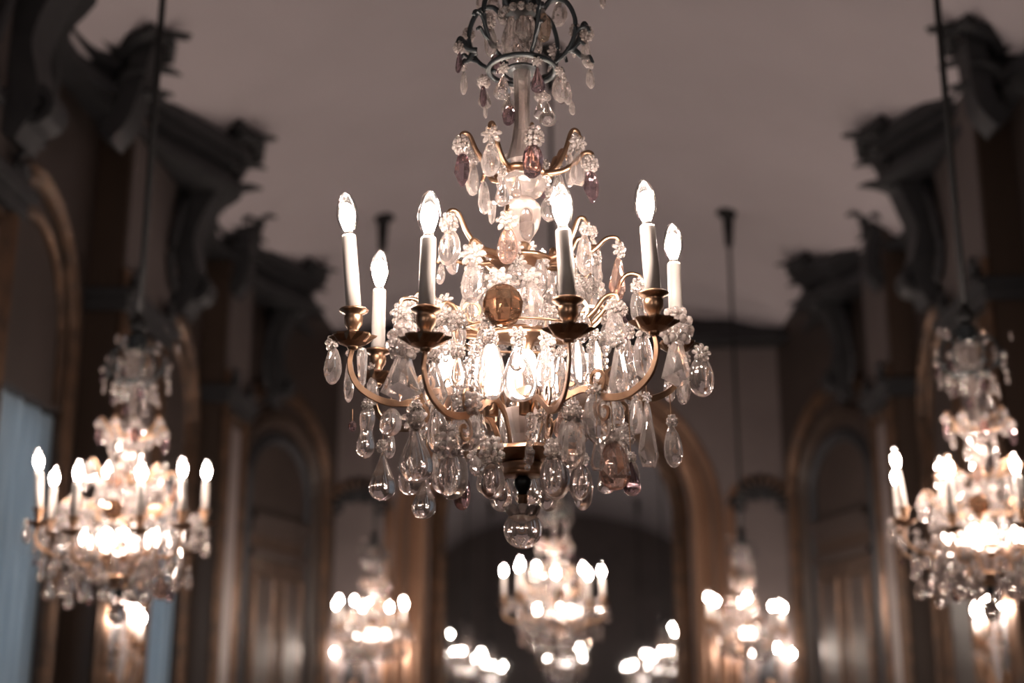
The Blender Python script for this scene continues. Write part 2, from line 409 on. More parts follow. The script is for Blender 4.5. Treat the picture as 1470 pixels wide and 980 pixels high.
for sx, wall in ((-1, wall_left), (1, wall_right)):
    nrm = (-sx, 0, 0); dv = (0, 1, 0)
    for a, b in PIERS:
        mb = MB(); x0, x1 = sorted((sx * XP, sx * (XN - .002)))
        mb.box((x0, a, 0), (x1, b, Z_TOP + .3)); pier = mb.build('pier', 'wainscot', wall)
        c = (a + b) / 2; hw = (b - a) / 2
        mb = MB(); mb.box((sx * XP - .012 if sx > 0 else sx * XP, a + .17, 1.05), (sx * XP if sx > 0 else sx * XP + .012, b - .17, 3.72)); mb.build('panel_field', 'panel', pier)
        mb = MB(); mb.box((sx * XP - .012 if sx > 0 else sx * XP, a + .02, 4.05), (sx * XP if sx > 0 else sx * XP + .012, b - .02, Z_TOP)); mb.build('lunette_field', 'lunette', pier)
        moulding('panel_moulding', (sx * XP, c, 0), dv, nrm, rectpts(-hw + .14, hw - .14, 1.0, 3.78), pier, closed=True)
        moulding('pier_edge', (sx * XP, a + .04, 0), dv, nrm, [(0, 0), (0, 4.1)], pier, k=.8)
        moulding('pier_edge', (sx * XP, b - .04, 0), dv, nrm, [(0, 0), (0, 4.1)], pier, k=.8)
        # the capital: a small stepped block with two volutes
        mb = MB(); xi = sx * (XP - .09)
        mb.box((min(xi, sx * XN), a - .05, 3.92), (max(xi, sx * XN), b + .05, 3.97)); xi = sx * (XP - .05)
        mb.box((min(xi, sx * XN), a - .03, 3.84), (max(xi, sx * XN), b + .03, 3.92))
        for q in (-1, 1):
            sp = spiral((0, 0), .10, .02, PI / 2, 1.5 * q)
            mb.sweep([Vector((sx * (XP - .06), c + q * (hw - .10) + p.x, 4.02 + p.z)) for p in sp], circ(.022, 6))
        mb.build('capital', 'stucco', pier)
    # arched surrounds of the window bays
    for a, b in WIN:
        c = (a + b) / 2; hw = (b - a) / 2
        moulding('arch_moulding', (sx * XN, c, 0), dv, nrm, arch_path(hw + .04, 0, 3.5, .82), wall, k=1.25)
        moulding('arch_moulding', (sx * XN, c, 0), dv, nrm, arch_path(hw - .13, WZ1 + .02, 3.5, .62), wall, k=.7)
        if sx > 0:      # blind bays opposite the windows
            moulding('panel_moulding', (sx * XN, c, 0), dv, nrm, rectpts(-hw + .16, hw - .16, 1.0, 3.2), wall, closed=True)
# windows: frame, bars and panes
for k, (a, b) in enumerate(WIN + FILL_WIN):
    w = struct(empty('window_%d' % (k + 1), (-XN - .16, (a + b) / 2, 0))); hw = (b - a) / 2
    mb = MB(); t = .05
    for y0, y1, z0, z1 in ((-hw, -hw + t, WZ0, WZ1), (hw - t, hw, WZ0, WZ1), (-hw, hw, WZ0, WZ0 + t), (-hw, hw, WZ1 - t, WZ1), (-.03, .03, WZ0, WZ1)):
        mb.box((-.03, y0, z0), (.03, y1, z1))
    mb.build('window_frame', 'wainscot', w)
    rows = 4
    for i in range(1, rows):
        z = WZ0 + (WZ1 - WZ0) * i / rows; mb = MB(); mb.box((-.02, -hw + t, z - .015), (.02, hw - t, z + .015)); mb.build('glazing_bar', 'wainscot', w)
    for s0, s1 in ((-hw + t, -.03), (.03, hw - t)):
        for i in range(rows):
            z0 = WZ0 + (WZ1 - WZ0) * i / rows + .02; z1 = WZ0 + (WZ1 - WZ0) * (i + 1) / rows - .02
            mb = MB(); mb.box((-.004, s0, z0), (.004, s1, z1)); mb.build('pane', 'pane_glass', w)
    # sheer curtain in soft vertical folds
    n = 90; vs = []; fs = []
    for layer in (0, .004):
        for i in range(n + 1):
            y = -hw + .015 + (2 * hw - .03) * i / n; x = .022 * math.sin(i * 1.05) + .010 * math.sin(i * .37 + k)
            for z in (WZ0 + .01, 1.6, 2.4, WZ1 - .02): vs.append((x + layer, y, z))
    N = (n + 1) * 4
    for L in (0, N):
        for i in range(n):
            for j in range(3): q = L + i * 4 + j; fs.append((q, q + 4, q + 5, q + 1))
    mb = MB(); mb.add(vs, fs, True); c = mb.build('sheer_curtain', 'sheer'); c.location = (-XN - .06, (a + b) / 2, 0)
    tag(c, ('pale blue sheer curtain in the window on the viewer side of the sconce pier', 'pale blue sheer curtain in the window between the sconce pier and the corner door')[k] if k < 2
        else 'pale blue sheer curtain in an out-of-frame window added for cool fill light', 'curtain', 'sheer curtains of the window wall')

# --- back wall, far wall, canted walls with their arched doors
mb = MB(); mb.box((-3.2, YB - .3, 0), (3.2, YB, 6.0)); wall_back = struct(mb.build('wall_back', 'panel'))
mb = MB(); mb.box((-2.9, YF, 0), (2.9, YF + .3, 6.0)); wall_far = struct(mb.build('wall_far', 'panel'))
for sx, side in ((-1, 'left'), (1, 'right')):
    A = Vector((sx * XN, 10.6, 0)); B = Vector((sx * 2.12, YF + .02, 0)); d = (B - A); L = d.length; d.normalize()
    nrm = Vector((d.y, -d.x, 0));
    if nrm.x * sx > 0: nrm = -nrm
    M = Matrix.Translation(A) @ Matrix(((d.x, nrm.x, 0, 0), (d.y, nrm.y, 0, 0), (0, 0, 1, 0), (0, 0, 0, 1)))
    mb = MB(); mb.box((0, -.25, 0), (L, 0, Z_TOP + .4), M); wc = struct(mb.build('wall_canted_' + side, 'boiserie'))
    c = A + d * (L * .47); hw = 1.0
    moulding('arch_moulding', c, d, nrm, arch_path(hw, 0, 3.55, .78), wc, k=1.5)
    moulding('arch_moulding', c, d, nrm, arch_path(hw - .24, 0, 3.50, .58), wc, 'wainscot', k=1.3)
    moulding('arch_moulding', c, d, nrm, arch_path(hw - .42, 0, 3.45, .44), wc, 'stucco', k=1.1)
    # cartouche over the crown of the arch
    door = struct(empty('door_%d' % (1 if sx < 0 else 2), tuple(c)))
    Md = Matrix(((d.x, nrm.x, 0, 0), (d.y, nrm.y, 0, 0), (0, 0, 1, 0), (0, 0, 0, 1)))
    w = hw - .47
    mb = MB(); mb.box((-w, .0, 3.02), (w, .05, 3.14), Md); mb.box((-w, .0, 3.14), (w, .09, 3.19), Md); mb.box((-w, 0, 2.84), (w, .07, 2.90), Md); mb.build('transom', 'boiserie', door)
    mb = MB(); mb.box((-w, .0, 2.90), (w, .03, 3.02), Md); mb.build('frieze', 'wainscot', door)
    for q in (-1, 1):
        s0, s1 = sorted((q * .012, q * w))
        mb = MB(); mb.box((s0, 0, 0), (s1, .035, 2.83), Md); leaf = mb.build('door_leaf', 'wainscot', door)
        for z0, z1 in ((1.25, 2.66), (.2, 1.05)):
            mb = MB(); mb.box((s0 + .12, .035, z0), (s1 - .10, .05, z1), Md); mb.build('door_panel', 'boiserie', leaf)
            mb = MB(); mb.sweep([Md @ Vector((s, .035, z)) for s, z in rectpts(s0 + .10, s1 - .08, z0 - .02, z1 + .02)], [(a * .4, b * .5) for a, b in MOULD], False, up=nrm, closed=True)
            mb.build('panel_moulding', 'gilding', leaf)
# far wall: tall arched mirror flanked by narrow arched panels
FW = (0, YF, 0); FD = (1, 0, 0); FN = (0, -1, 0)
mirror = tag(empty('arched_mirror', (0, YF, 1.05)), 'tall arched wall mirror with gilded frame between two lit wall panels', 'mirror')
mb = MB(); pts = arch_path(1.08, 0, 2.30, 1.02, 28); n = len(pts)
mb.add([(s, -.012, z) for s, z in pts] + [(s, -.002, z) for s, z in pts], [tuple(range(n)), tuple(range(2 * n - 1, n - 1, -1))] + [(i, (i + 1) % n, n + (i + 1) % n, n + i) for i in range(n)])
mb.build('mirror_glass', 'mirror_silver', mirror)
for hw, rise, m, k in ((1.14, 1.09, 'gilding', 1.6), (1.34, 1.29, 'frame_gilt', 1.9), (1.50, 1.44, 'frame_gilt', .9)):
    mb = MB(); mb.sweep([Vector((s, -.004, z)) for s, z in arch_path(hw, 0, 2.30, rise, 28)], [(a * k, b * k) for a, b in MOULD], False, up=FN)
    mb.build('frame_moulding', m, mirror)
mb = MB(); mb.box((-1.6, -.30, -.10), (1.6, 0, -.02)); mb.build('sill_shelf', 'wainscot', mirror)
for q in (-1, 1):
    mb = MB(); mb.sweep([(q * 1.40, 0, -.10), (q * 1.40, -.16, -.12), (q * 1.40, -.10, -.42), (q * 1.40, -.005, -.5)], rect(.09, .05), False, up=(1, 0, 0)); mb.build('sill_bracket', 'gilding', mirror)
for q in (-1, 1):
    c = (q * 1.90, YF, 0)
    mb = MB(); P = arch_path(.27, .9, 3.45, .24); n = len(P)
    mb.add([(c[0] + s, YF - .014, z) for s, z in P] + [(c[0] + s, YF, z) for s, z in P], [tuple(range(n))] + [(i, (i + 1) % n, n + (i + 1) % n, n + i) for i in range(n)])
    mb.build('panel_field', 'panel', wall_far)
    moulding('arch_moulding', c, FD, FN, arch_path(.29, .9, 3.45, .26), wall_far, 'frame_gilt', k=.9)
    moulding('pilaster_moulding', (q * 2.24 if q < 0 else q * 2.20, YF, 0), FD, FN, [(0, 0), (0, 3.9)], wall_far, 'frame_gilt', k=1.2)
    # shell in the head of the panel
    mb = MB()
    for k in range(9):
        a = PI * (k + .5) / 9; mb.sweep([(c[0] + r * math.cos(a), YF - .03 - .05 * math.sin(PI * r / .24), 3.50 + r * math.sin(a)) for r in (.03, .09, .15, .21, .24)], circ(.026, 6), taper=lambda t: .4 + .8 * t)
    for e in (-1, 1):
        mb.sweep([Vector((c[0] + e * (.22 + p.x), YF - .05, 3.46 + p.z)) for p in spiral((0, 0), .09, .02, 0, 1.4)], circ(.02, 6))
    mb.build('shell_ornament', 'stucco', wall_far)
# far cornice
mb = MB(); mb.sweep([(-2.3, YF, 5.12), (2.3, YF, 5.12)], [(-.16, 0), (-.16, .05), (-.08, .08), (-.02, .20), (.06, .22), (.06, .30), (.12, .32), (.12, 0)], False, up=FN)
struct(mb.build('trim_1', 'stucco'))

# --- the scalloped side cornices and the rocaille that climbs on to the ceiling
EDGE = [(2.45, 4.0), (2.35, 5.2), (2.12, 5.85), (2.45, 6.35), (2.46, 6.85), (2.30, 7.2), (2.42, 7.5), (2.34, 7.85), (2.16, 8.25), (2.06, 8.6),
        (2.30, 8.95), (2.46, 9.5), (2.46, 9.85), (2.32, 10.1), (2.40, 10.45), (2.30, 10.8), (2.14, 11.15), (2.08, 11.4), (2.22, 11.75), (2.24, 12.3), (2.16, 12.9)]
TRIM = {}
for sx, num in ((-1, 2), (1, 3)):
    path = [Vector((sx * (p.x + (.07 if sx > 0 and p.y < 11 else 0)), p.y, 0)) for p in curve([(a, b, 0) for a, b in EDGE], 4)]
    mb = MB(); n = len(path)
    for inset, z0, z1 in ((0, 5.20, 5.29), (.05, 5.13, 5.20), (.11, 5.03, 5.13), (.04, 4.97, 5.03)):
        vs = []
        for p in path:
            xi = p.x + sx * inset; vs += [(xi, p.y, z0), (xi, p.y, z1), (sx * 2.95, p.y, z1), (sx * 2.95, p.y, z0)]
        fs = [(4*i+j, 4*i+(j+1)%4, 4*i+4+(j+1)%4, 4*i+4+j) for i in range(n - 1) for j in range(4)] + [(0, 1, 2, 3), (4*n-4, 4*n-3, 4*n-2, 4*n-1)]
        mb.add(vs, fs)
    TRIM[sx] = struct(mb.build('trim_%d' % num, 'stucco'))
def leaf_sweep(mb, root, tip, bend, w, th=.016, n=7):
    """an acanthus-like leaf: a tapering, curling blade with a mid rib"""
    root = Vector(root); tip = Vector(tip); bend = Vector(bend)
    pts = [root.lerp(tip, k / (n - 1)) + bend * math.sin(PI * .9 * k / (n - 1)) for k in range(n)]
    mb.sweep(pts, [(-w, 0), (-w * .5, th), (0, th * 2), (w * .5, th), (w, 0), (0, -th)], True, taper=lambda t: .25 + 1.5 * math.sin(PI * min(1, .12 + .85 * t)) * (1 - .35 * t))
def rocaille(tip, side, size, tall):
    """bracket in the plane across the wall: S-scroll body, shell lip that reaches over the ceiling, leaves, lower volute"""
    def Q(x, y, z): return Vector((side * (x - XP), y, z - 4.2))
    tx, ty, tz = tip; s = size
    mb = MB()
    low = [Q(XP - .02, 0, 4.15), Q(XP - .10, 0, 4.35), Q(XP - .05, 0, 4.62)] if tall else [Q(XP - .0, 0, 4.72)]
    mb.sweep(curve(low + [Q(XP - .10 * s, 0, 4.85), Q((tx + XP) / 2, 0, 5.08), Q(tx + .10, 0, tz - .05)], 5), rect(.06 * s, .11 * s), False, up=(0, 1, 0))
    if tall: mb.sweep([Q(XP - .13 - .0 + p.x, 0, 4.30 + p.z) for p in spiral((0, 0), .12, .02, 0, 1.5)], rect(.022, .085 * s), False, up=(0, 1, 0))
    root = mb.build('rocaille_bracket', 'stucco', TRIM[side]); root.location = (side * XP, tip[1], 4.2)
    mb = MB()
    for k in range(7):          # shell: fan of ribs curling out over the edge
        a = (k - 3) / 3
        p0 = Q(tx + .30, a * .05, tz - .10); p1 = Q(tx + .14, a * .14 * s, tz - .01); p2 = Q(tx + .02 + abs(a) * .05, a * .20 * s, tz + .02); p3 = Q(tx - .02 + abs(a) * .07, a * .21 * s, tz - .05)
        mb.sweep(curve([p0, p1, p2, p3], 4), circ(.034 * s, 6), taper=lambda t: .6 + .7 * t)
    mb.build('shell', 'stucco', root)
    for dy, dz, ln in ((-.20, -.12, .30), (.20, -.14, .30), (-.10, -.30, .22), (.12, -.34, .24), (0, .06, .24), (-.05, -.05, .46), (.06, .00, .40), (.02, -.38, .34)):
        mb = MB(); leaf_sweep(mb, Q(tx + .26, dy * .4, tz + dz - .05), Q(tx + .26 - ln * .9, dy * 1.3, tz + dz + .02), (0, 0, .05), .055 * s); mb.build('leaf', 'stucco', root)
    for e in (-1, 1) if tall else ():
        mb = MB(); mb.sweep(curve([Q(XP - .03, e * .10, 4.95), Q(XP - .06, e * .28, 4.75), Q(XP - .04, e * .34, 4.45), Q(XP - .05, e * .26, 4.25), Q(XP - .05, e * .20, 4.33)], 5), circ(.035, 6), taper=lambda t: 1.1 - .6 * t)
        mb.build('side_scroll', 'stucco', root)
    return root
for side in (-1, 1):
    for tip, sz in (((2.04, 5.80, 5.40), 1.1), ((2.20, 7.10, 5.36), .9), ((2.02, 8.62, 5.38), 1.15), ((2.32, 10.05, 5.34), .85), ((2.06, 11.40, 5.34), 1.1)):
        if side > 0 and 6.5 < tip[1] < 11: tip = (tip[0] + .08, tip[1], tip[2] - .05)
        rocaille(tip, side, sz, sz > 1)

# ================================================================== THE CHANDELIERS
# unit pendants: 1 wide (x), 1 deep (y), 1 high (z, from +.5 to -.5); the face looks to -y
def jit(seed, amt):
    r = random.Random(seed); t = {}
    return lambda k, i: t.setdefault((k, i), r.uniform(-amt, amt))
UNIT = {}
def unit(ty, var=0):
    key = (ty, var)
    if key in UNIT: return UNIT[key]
    mb = MB()
    if ty == 'almond':
        mb.lathe([(0, .5), (.14, .48), (.31, .34), (.44, .15), (.5, -.06), (.49, -.22), (.38, -.38), (.19, -.475), (0, -.5)], 10, False, phase=.5, wob=jit(var, .05))
    elif ty == 'oval':
        mb.lathe([(0, .5), (.10, .49), (.22, .45), (.34, .35), (.43, .22), (.485, .07), (.5, -.08), (.475, -.22), (.40, -.35), (.28, -.44), (.13, -.488), (0, -.5)], 22, True)
    elif ty == 'pear':
        mb.lathe([(0, .5), (.05, .48), (.10, .40), (.17, .29), (.26, .16), (.36, .03), (.44, -.09), (.49, -.21), (.485, -.31), (.41, -.40), (.28, -.465), (.13, -.495), (0, -.5)], 22, True)
    elif ty == 'gourd':
        mb.lathe([(0, .5), (.22, .48), (.38, .40), (.44, .29), (.41, .17), (.33, .06), (.33, -.02), (.43, -.14), (.5, -.26), (.45, -.38), (.28, -.47), (0, -.5)], 18, True)
    elif ty == 'block':
        mb.lathe([(0, .5), (.24, .485), (.40, .30), (.49, .05), (.48, -.18), (.36, -.38), (.17, -.48), (0, -.5)], 8, False, phase=.5 + .2 * var, wob=jit(10 + var, .12))
    elif ty == 'shard':
        mb.lathe([(0, .5), (.26, .43), (.46, .20), (.49, -.05), (.34, -.30), (.10, -.48), (0, -.5)], 6, False, wob=jit(20 + var, .12))
    elif ty == 'icicle':
        mb.lathe([(0, .5), (.34, .46), (.50, .30), (.42, -.05), (.28, -.38), (0, -.5)], 6, False, phase=.5)
    elif ty == 'bead':
        mb.lathe([(0, .5), (.28, .41), (.47, .16), (.47, -.16), (.28, -.41), (0, -.5)], 8, False)
    elif ty == 'kite':
        o = [(-.10, .5), (.10, .5), (.47, -.22), (.5, -.30), (.30, -.5), (-.30, -.5), (-.5, -.30), (-.47, -.22)]
        mb.hull([(x, 0, z) for x, z in o] + [(x * .62, y, z * .80 - .02) for x, z in o for y in (-.5, .42)])
    elif ty == 'pyramid':
        o = [(-.13, .5), (.13, .5), (.5, -.33), (0, -.5), (-.5, -.33)]
        mb.hull([(x, 0, z) for x, z in o] + [(x * .55, y, z * .72 - .03) for x, z in o for y in (-.5, .45)] + [(0, -.62, -.16)])
    me = mb.mesh(ty, 'pure' if ty in ('oval', 'pear', 'gourd') else 'clear'); UNIT[key] = me; return me
THICK = dict(almond=.52, oval=.58, pear=.72, gourd=.7, block=.8, shard=.75, icicle=.8, bead=1, kite=.40, pyramid=.55)
TINT = dict(c='clear', a='amethyst', r='rose', w='smoky')
def rosette_mesh(var):
    """flower of glass petals, 1 across, facing -y"""
    mb = MB(); n1, n2 = (8, 5) if var == 0 else (7, 6)
    for k in range(n1):
        a = 2 * PI * (k + .3 * var) / n1; R = Matrix.Rotation(-a, 4, 'Y')
        mb.ball((.33 * math.cos(a), .03, .33 * math.sin(a)), (.20, .10, .125), 7, 4, True, R @ Matrix.Rotation(.35, 4, 'Z'))
    for k in range(n2):
        a = 2 * PI * (k + .5) / n2; R = Matrix.Rotation(-a, 4, 'Y')
        mb.ball((.17 * math.cos(a), -.10, .17 * math.sin(a)), (.14, .09, .10), 6, 4, True, R)
    mb.ball((0, -.17, 0), .085, 6, 4)
    return mb.mesh('rosette', 'petal')
def cluster_mesh():
    """little tower of stacked glass bead rows, 1 across"""
    mb = MB()
    for z, r, n in ((.32, .20, 5), (.08, .33, 8), (-.18, .36, 9), (-.38, .25, 6)):
        for k in range(n):
            a = 2 * PI * (k + z) / n; mb.ball((r * math.cos(a), r * math.sin(a), z), (.12, .12, .13), 6, 4)
    mb.ball((0, 0, 0), (.2, .2, .4), 7, 5)
    return mb.mesh('bead_cluster', 'petal')
ROS = [rosette_mesh(0), rosette_mesh(1), cluster_mesh()]
BEAD = unit('bead')
def tinted(me, m):
    key = (me.name, m)
    if m == 'clear': return me
    if key not in UNIT:
        c = me.copy(); c.materials.clear(); c.materials.append(MAT[m]); UNIT[key] = c
    return UNIT[key]
AMBIENT = {'a': 'violet amethyst drop', 'r': 'rose tinted drop', 'w': 'smoky drop'}
def pendant(root, x, y, z, w, h, ty, tint, rdz, rd, i):
    ang = math.atan2(x, -y)
    if abs(ang) < 1.75: ang *= .4
    ang += random.uniform(-.3, .3)
    var = i % 4 if ty in ('almond', 'block', 'shard') else 0
    th = THICK[ty]
    o = obj('crystal_pendant', tinted(unit(ty, var), TINT[tint]), root, (x, y, z), (random.uniform(-.05, .05), random.uniform(-.07, .07), ang), (w, w * th, h))
    if tint in AMBIENT: o['label'] = AMBIENT[tint]
    if rd:
        rd *= 1.2
        dz = min(rdz, h * .5 + rd * .42); me = ROS[(2, 0, 2, 1)[i % 4]] if rd > .016 else BEAD
        obj('rosette', me, o, (0, (-.10 * rd) / (w * th), dz / h), None, (rd / w, rd / (w * th), rd / h))
    return o

BULB = MB().lathe([(.0068, 0), (.0095, .004), (.0150, .014), (.0188, .026), (.0196, .036), (.0180, .048), (.0150, .060), (.0096, .071), (.0045, .0765), (0, .078)], 18).mesh('bulb', 'bulb_glass')
FIL = MB().lathe([(0, .008), (.005, .009), (.0105, .017), (.0138, .027), (.0142, .036), (.0118, .046), (.0065, .053), (.002, .056), (0, .0565)], 14).mesh('filament', 'filament_glow')
CUPM = MB().lathe([(.0, -.050), (.009, -.050), (.0115, -.044), (.0085, -.038), (.010, -.030), (.0155, -.022), (.0165, -.010), (.0145, -.005), (.024, .000), (.0255, .003), (.0235, .005), (.015, .003), (0, .003)], 18).mesh('candle_cup', 'gilt')
mbp = MB()
mbp.lathe([(0, -.012), (.010, -.012), (.024, -.006), (.036, .004), (.0375, .007), (.034, .007), (.020, -.002), (0, -.004)], 20, False, wob=lambda k, i: .13 * math.cos(i * 2 * PI / 5 * 2) if k in (3, 4, 5) else 0)
PAN = mbp.mesh('drip_pan', 'gilt')
SOCK = MB().lathe([(0, -.002), (.0085, -.002), (.0085, .004), (.0072, .009), (0, .009)], 12).mesh('socket', 'socket')
def sleeve_mesh(L): return MB().lathe([(0, 0), (.0135, 0), (.0132, L * .5), (.0128, L - .004), (.0118, L), (.0085, L - .001), (0, L - .003)], 18).mesh('candle_sleeve', 'sleeve')
INNER = MB().lathe([(0, -.030), (.008, -.029), (.011, -.016), (.017, .002), (.019, .016), (.016, .030), (.009, .039), (0, .042)], 16).mesh('inner_bulb', 'frosted_glow')
INSOCK = MB().lathe([(0, -.075), (.012, -.075), (.013, -.040), (.016, -.034), (.014, -.026), (0, -.026)], 14).mesh('inner_socket', 'gilt')
STRAP = [(-.0055, -.003), (.0055, -.003), (.0065, 0), (.0055, .003), (-.0055, .003), (-.0065, 0)]
def radial(ang, pts):
    """(r, z) pairs to points in the upright plane at this angle; angle 0 looks to -y"""
    return [Vector((p[0] * math.sin(ang), -p[0] * math.cos(ang), p[1])) for p in pts]
def rz_curve(ang, pts, n=6): return radial(ang, [(p.x, p.y) for p in curve([(a, b, 0) for a, b in pts], n)])
def candle(root, x, y, z, L, lean):
    ang = math.atan2(x, -y); R = math.hypot(x, y); tang = (math.cos(ang), math.sin(ang), 0)
    mb = MB(); zb = z - .062
    mb.sweep(rz_curve(ang, [(R, zb), (R + .004, zb - .035), (R - .014, zb - .070), (R - .060, zb - .092), (R - .115, zb - .088), (R - .160, zb - .066), (.10, min(-.125, zb - .03)), (.062, -.145), (.040, -.198)]), STRAP, False, up=tang, taper=lambda t: .62 + .42 * math.sin(PI * t))
    for c, r0, a0, tn in (((R - .135, zb - .056), .024, -PI / 2, 1.15), ((R - .118, zb - .112), .022, PI / 2, 1.1), ((R - .195, zb - .045), .022, -PI / 2, -1.1)):
        sp = spiral(c, r0, .006, a0, tn, 16); mb.sweep(radial(ang, [(p.x, p.z) for p in sp]), [(a * .55, b * .6) for a, b in STRAP], False, up=tang)
    mb.lathe([(0, -.006), (.008, -.005), (.010, 0), (.007, .008), (0, .010)], 10, M=Matrix.Translation((x, y, zb)))
    arm = mb.build('candle_arm', 'gilt', root)
    q = (0, lean, 0)
    obj('drip_pan', PAN, arm, (x, y, z - .050)); obj('candle_cup', CUPM, arm, (x, y, z))
    up = Vector((math.sin(lean), 0, math.cos(lean)))
    b = Vector((x, y, z + .002)); obj('candle_sleeve', sleeve_mesh(L), arm, b, q)
    t = b + up * L; obj('socket', SOCK, arm, t, q); obj('bulb', BULB, arm, t + up * .004, q); obj('filament', FIL, arm, t + up * .004, q)

WIRE = MB().lathe([(.0009, 0), (.0009, 1)], 6).mesh('hook_wire', 'gilt')
def make_chandelier():
    root = empty('crystal_chandelier')
    # --- crown: dark band, straps, ring
    MB().lathe([(0, .735), (.020, .735), (.022, .722), (.037, .715), (.038, .672), (.034, .664), (.040, .660), (.040, .655), (0, .655)], 24, False).build('crown_band', 'bronze', root)
    for k in range(6):
        a = 2 * PI * (k + .32) / 6; mb = MB()
        mb.sweep(rz_curve(a, [(.038, .650), (.058, .672), (.086, .666), (.103, .630), (.101, .590), (.082, .556), (.052, .536)]), circ(.0052, 6), taper=lambda t: 1.05 - .25 * t)
        mb.sweep(rz_curve(a, [(.100, .588), (.112, .606), (.126, .607), (.131, .597)]), circ(.0036, 6))
        mb.sweep(rz_curve(a, [(.086, .560), (.100, .566), (.113, .578), (.121, .572)]), circ(.0034, 6))
        mb.build('crown_strap', 'bronze', root)
    mb = MB(); mb.sweep([(.064 * math.cos(2 * PI * k / 32), .064 * math.sin(2 * PI * k / 32), .533) for k in range(32)], circ(.0055, 6), closed=True)
    mb.lathe([(.0, .528), (.030, .528), (.034, .532), (.02, .540), (0, .541)], 20); mb.build('crown_ring', 'bronze', root)
    for k in range(16):
        a = 2 * PI * k / 16; obj('crown_bead', BEAD, root, (.041 * math.cos(a), .041 * math.sin(a), .646), (0, 0, a), (.016, .016, .018))
    for k in range(5):
        a = 2 * PI * (k + .2) / 5; obj('crown_prism', unit('block', k % 4), root, (.030 * math.cos(a), .030 * math.sin(a), .595), (0, 0, a + PI / 2), (.030, .022, .075))
    # --- stem: baluster, tier dishes, vase
    MB().lathe([(.017, .528), (.0155, .50), (.0145, .46), (.0155, .42), (.020, .385), (.027, .360), (.031, .345), (.026, .334), (.012, .330)], 16, False).build('baluster', 'frosted', root)
    MB().lathe([(0, .334), (.020, .334), (.040, .330), (.044, .325), (.040, .319), (.016, .314), (0, .314)], 20).build('tier_dish', 'gilt', root)
    MB().lathe([(.012, .314), (.045, .312), (.047, .306), (.040, .290), (.030, .276), (.018, .272), (0, .272)], 14, False, wob=lambda k, i: .08 * (-1) ** i).build('fluted_cup', 'clear', root)
    MB().lathe([(0, .273), (.020, .272), (.033, .258), (.036, .240), (.030, .215), (.018, .195), (.014, .186), (0, .186)], 18).build('vase', 'frosted', root)
    MB().lathe([(0, .186), (.012, .186), (.017, .180), (.012, .172), (.018, .165), (.030, .160), (.055, .155), (.058, .149), (.050, .144), (.02, .140), (0, .140)], 22).build('tier_dish', 'gilt', root)
    MB().lathe([(0, .141), (.020, .140), (.038, .115), (.040, .085), (.026, .050), (.017, .030), (.015, .020), (0, .020)], 16).build('vase', 'frosted', root)
    MB().lathe([(0, .022), (.03, .022), (.06, .016), (.066, .010), (.05, .004), (.022, -.002), (.014, -.03), (.013, -.12), (.018, -.135), (0, -.136)], 20).build('tier_dish', 'gilt', root)
    MB().lathe([(0, -.192), (.018, -.190), (.020, -.170), (.027, -.145), (.033, -.125), (.030, -.124), (.016, -.150), (.012, -.185), (0, -.186)], 14, False).build('glass_cup', 'frosted', root)
    ST = [(x * .8, y * 1.15) for x, y in STRAP]
    def branch(x, y, z, r0, z0, curl, m='gilt'):
        a = math.atan2(x, -y); R = math.hypot(x, y); d = R - r0; h = z - z0; mb = MB(); tg = (math.cos(a), math.sin(a), 0)
        mb.sweep(rz_curve(a, [(r0, z0), (r0 + .38 * d, z0 + .10 * h), (r0 + .66 * d, z0 + .58 * h), (r0 + .84 * d, z + .008), (R, z + .010), (R + .006, z - .004)], 5), ST, True, up=tg, taper=lambda t: 1.1 - .5 * t)
        if curl:
            sp = spiral((r0 + .42 * d, z0 + .034), .024, .008, -PI / 2, 1.0, 14); mb.sweep(radial(a, [(p.x, p.z) for p in sp]), [(u * .5, v * .7) for u, v in STRAP], False, up=tg)
        mb.build('branch', m, root)
    def top(i):
        x, y, z, w, h, ty, c, rdz, rd = PENDANTS[i]; rd *= 1.2
        return x, y, z + (min(rdz, h * .5 + rd * .42) + rd * .35 if rd else h * .5 + .004)
    for ids, r0, z0, R, zb, curl in (((22, 23, 24, 25, 26, 27, 31), .034, .322, .108, .385, 0), ((34, 35, 36, 37, 38, 39, 40, 41), .045, .150, .150, .215, 0), ((42, 49, 50, 51, 52, 53), .055, .012, .205, .090, 1)):
        for i in ids: branch(*top(i), r0, z0, curl)
        for a in (2.3, 3.1, 3.9): branch(R * math.sin(a), -R * math.cos(a), zb, r0, z0, curl)
    for i in (0, 1, 12, 13): x, y, z = top(i); branch(x, y, z, .085, .572, 0, 'bronze')
    # --- the basket hoop the inner drops hang from
    mb = MB(); mb.sweep([(.118 * math.cos(2 * PI * k / 40), .118 * math.sin(2 * PI * k / 40), .010) for k in range(40)], circ(.0024, 6), closed=True); mb.build('basket_hoop', 'gilt', root)
    for x, y in ((-.132, -.02), (-.052, -.052), (.008, -.060), (.108, -.03)):
        o = obj('inner_bulb', INNER, root, (x, y, -.072)); obj('inner_socket', INSOCK, o)
    # --- bottom: tray, band, neck, finial
    MB().lathe([(0, -.186), (.03, -.188), (.060, -.196), (.085, -.200), (.088, -.206), (.060, -.214), (.034, -.220), (0, -.221)], 10, False, wob=lambda k, i: .07 * (-1) ** i if k in (3, 4) else 0).build('base_tray', 'gilt', root)
    MB().lathe([(0, -.219), (.036, -.220), (.037, -.224), (.034, -.228), (.034, -.236), (.038, -.241), (.034, -.244), (0, -.245)], 24).build('base_band', 'gilt', root)
    MB().lathe([(0, -.243), (.009, -.244), (.015, -.250), (.0165, -.256), (.013, -.264), (.008, -.272), (.0075, -.276), (0, -.277)], 18).build('neck', 'bronze', root)
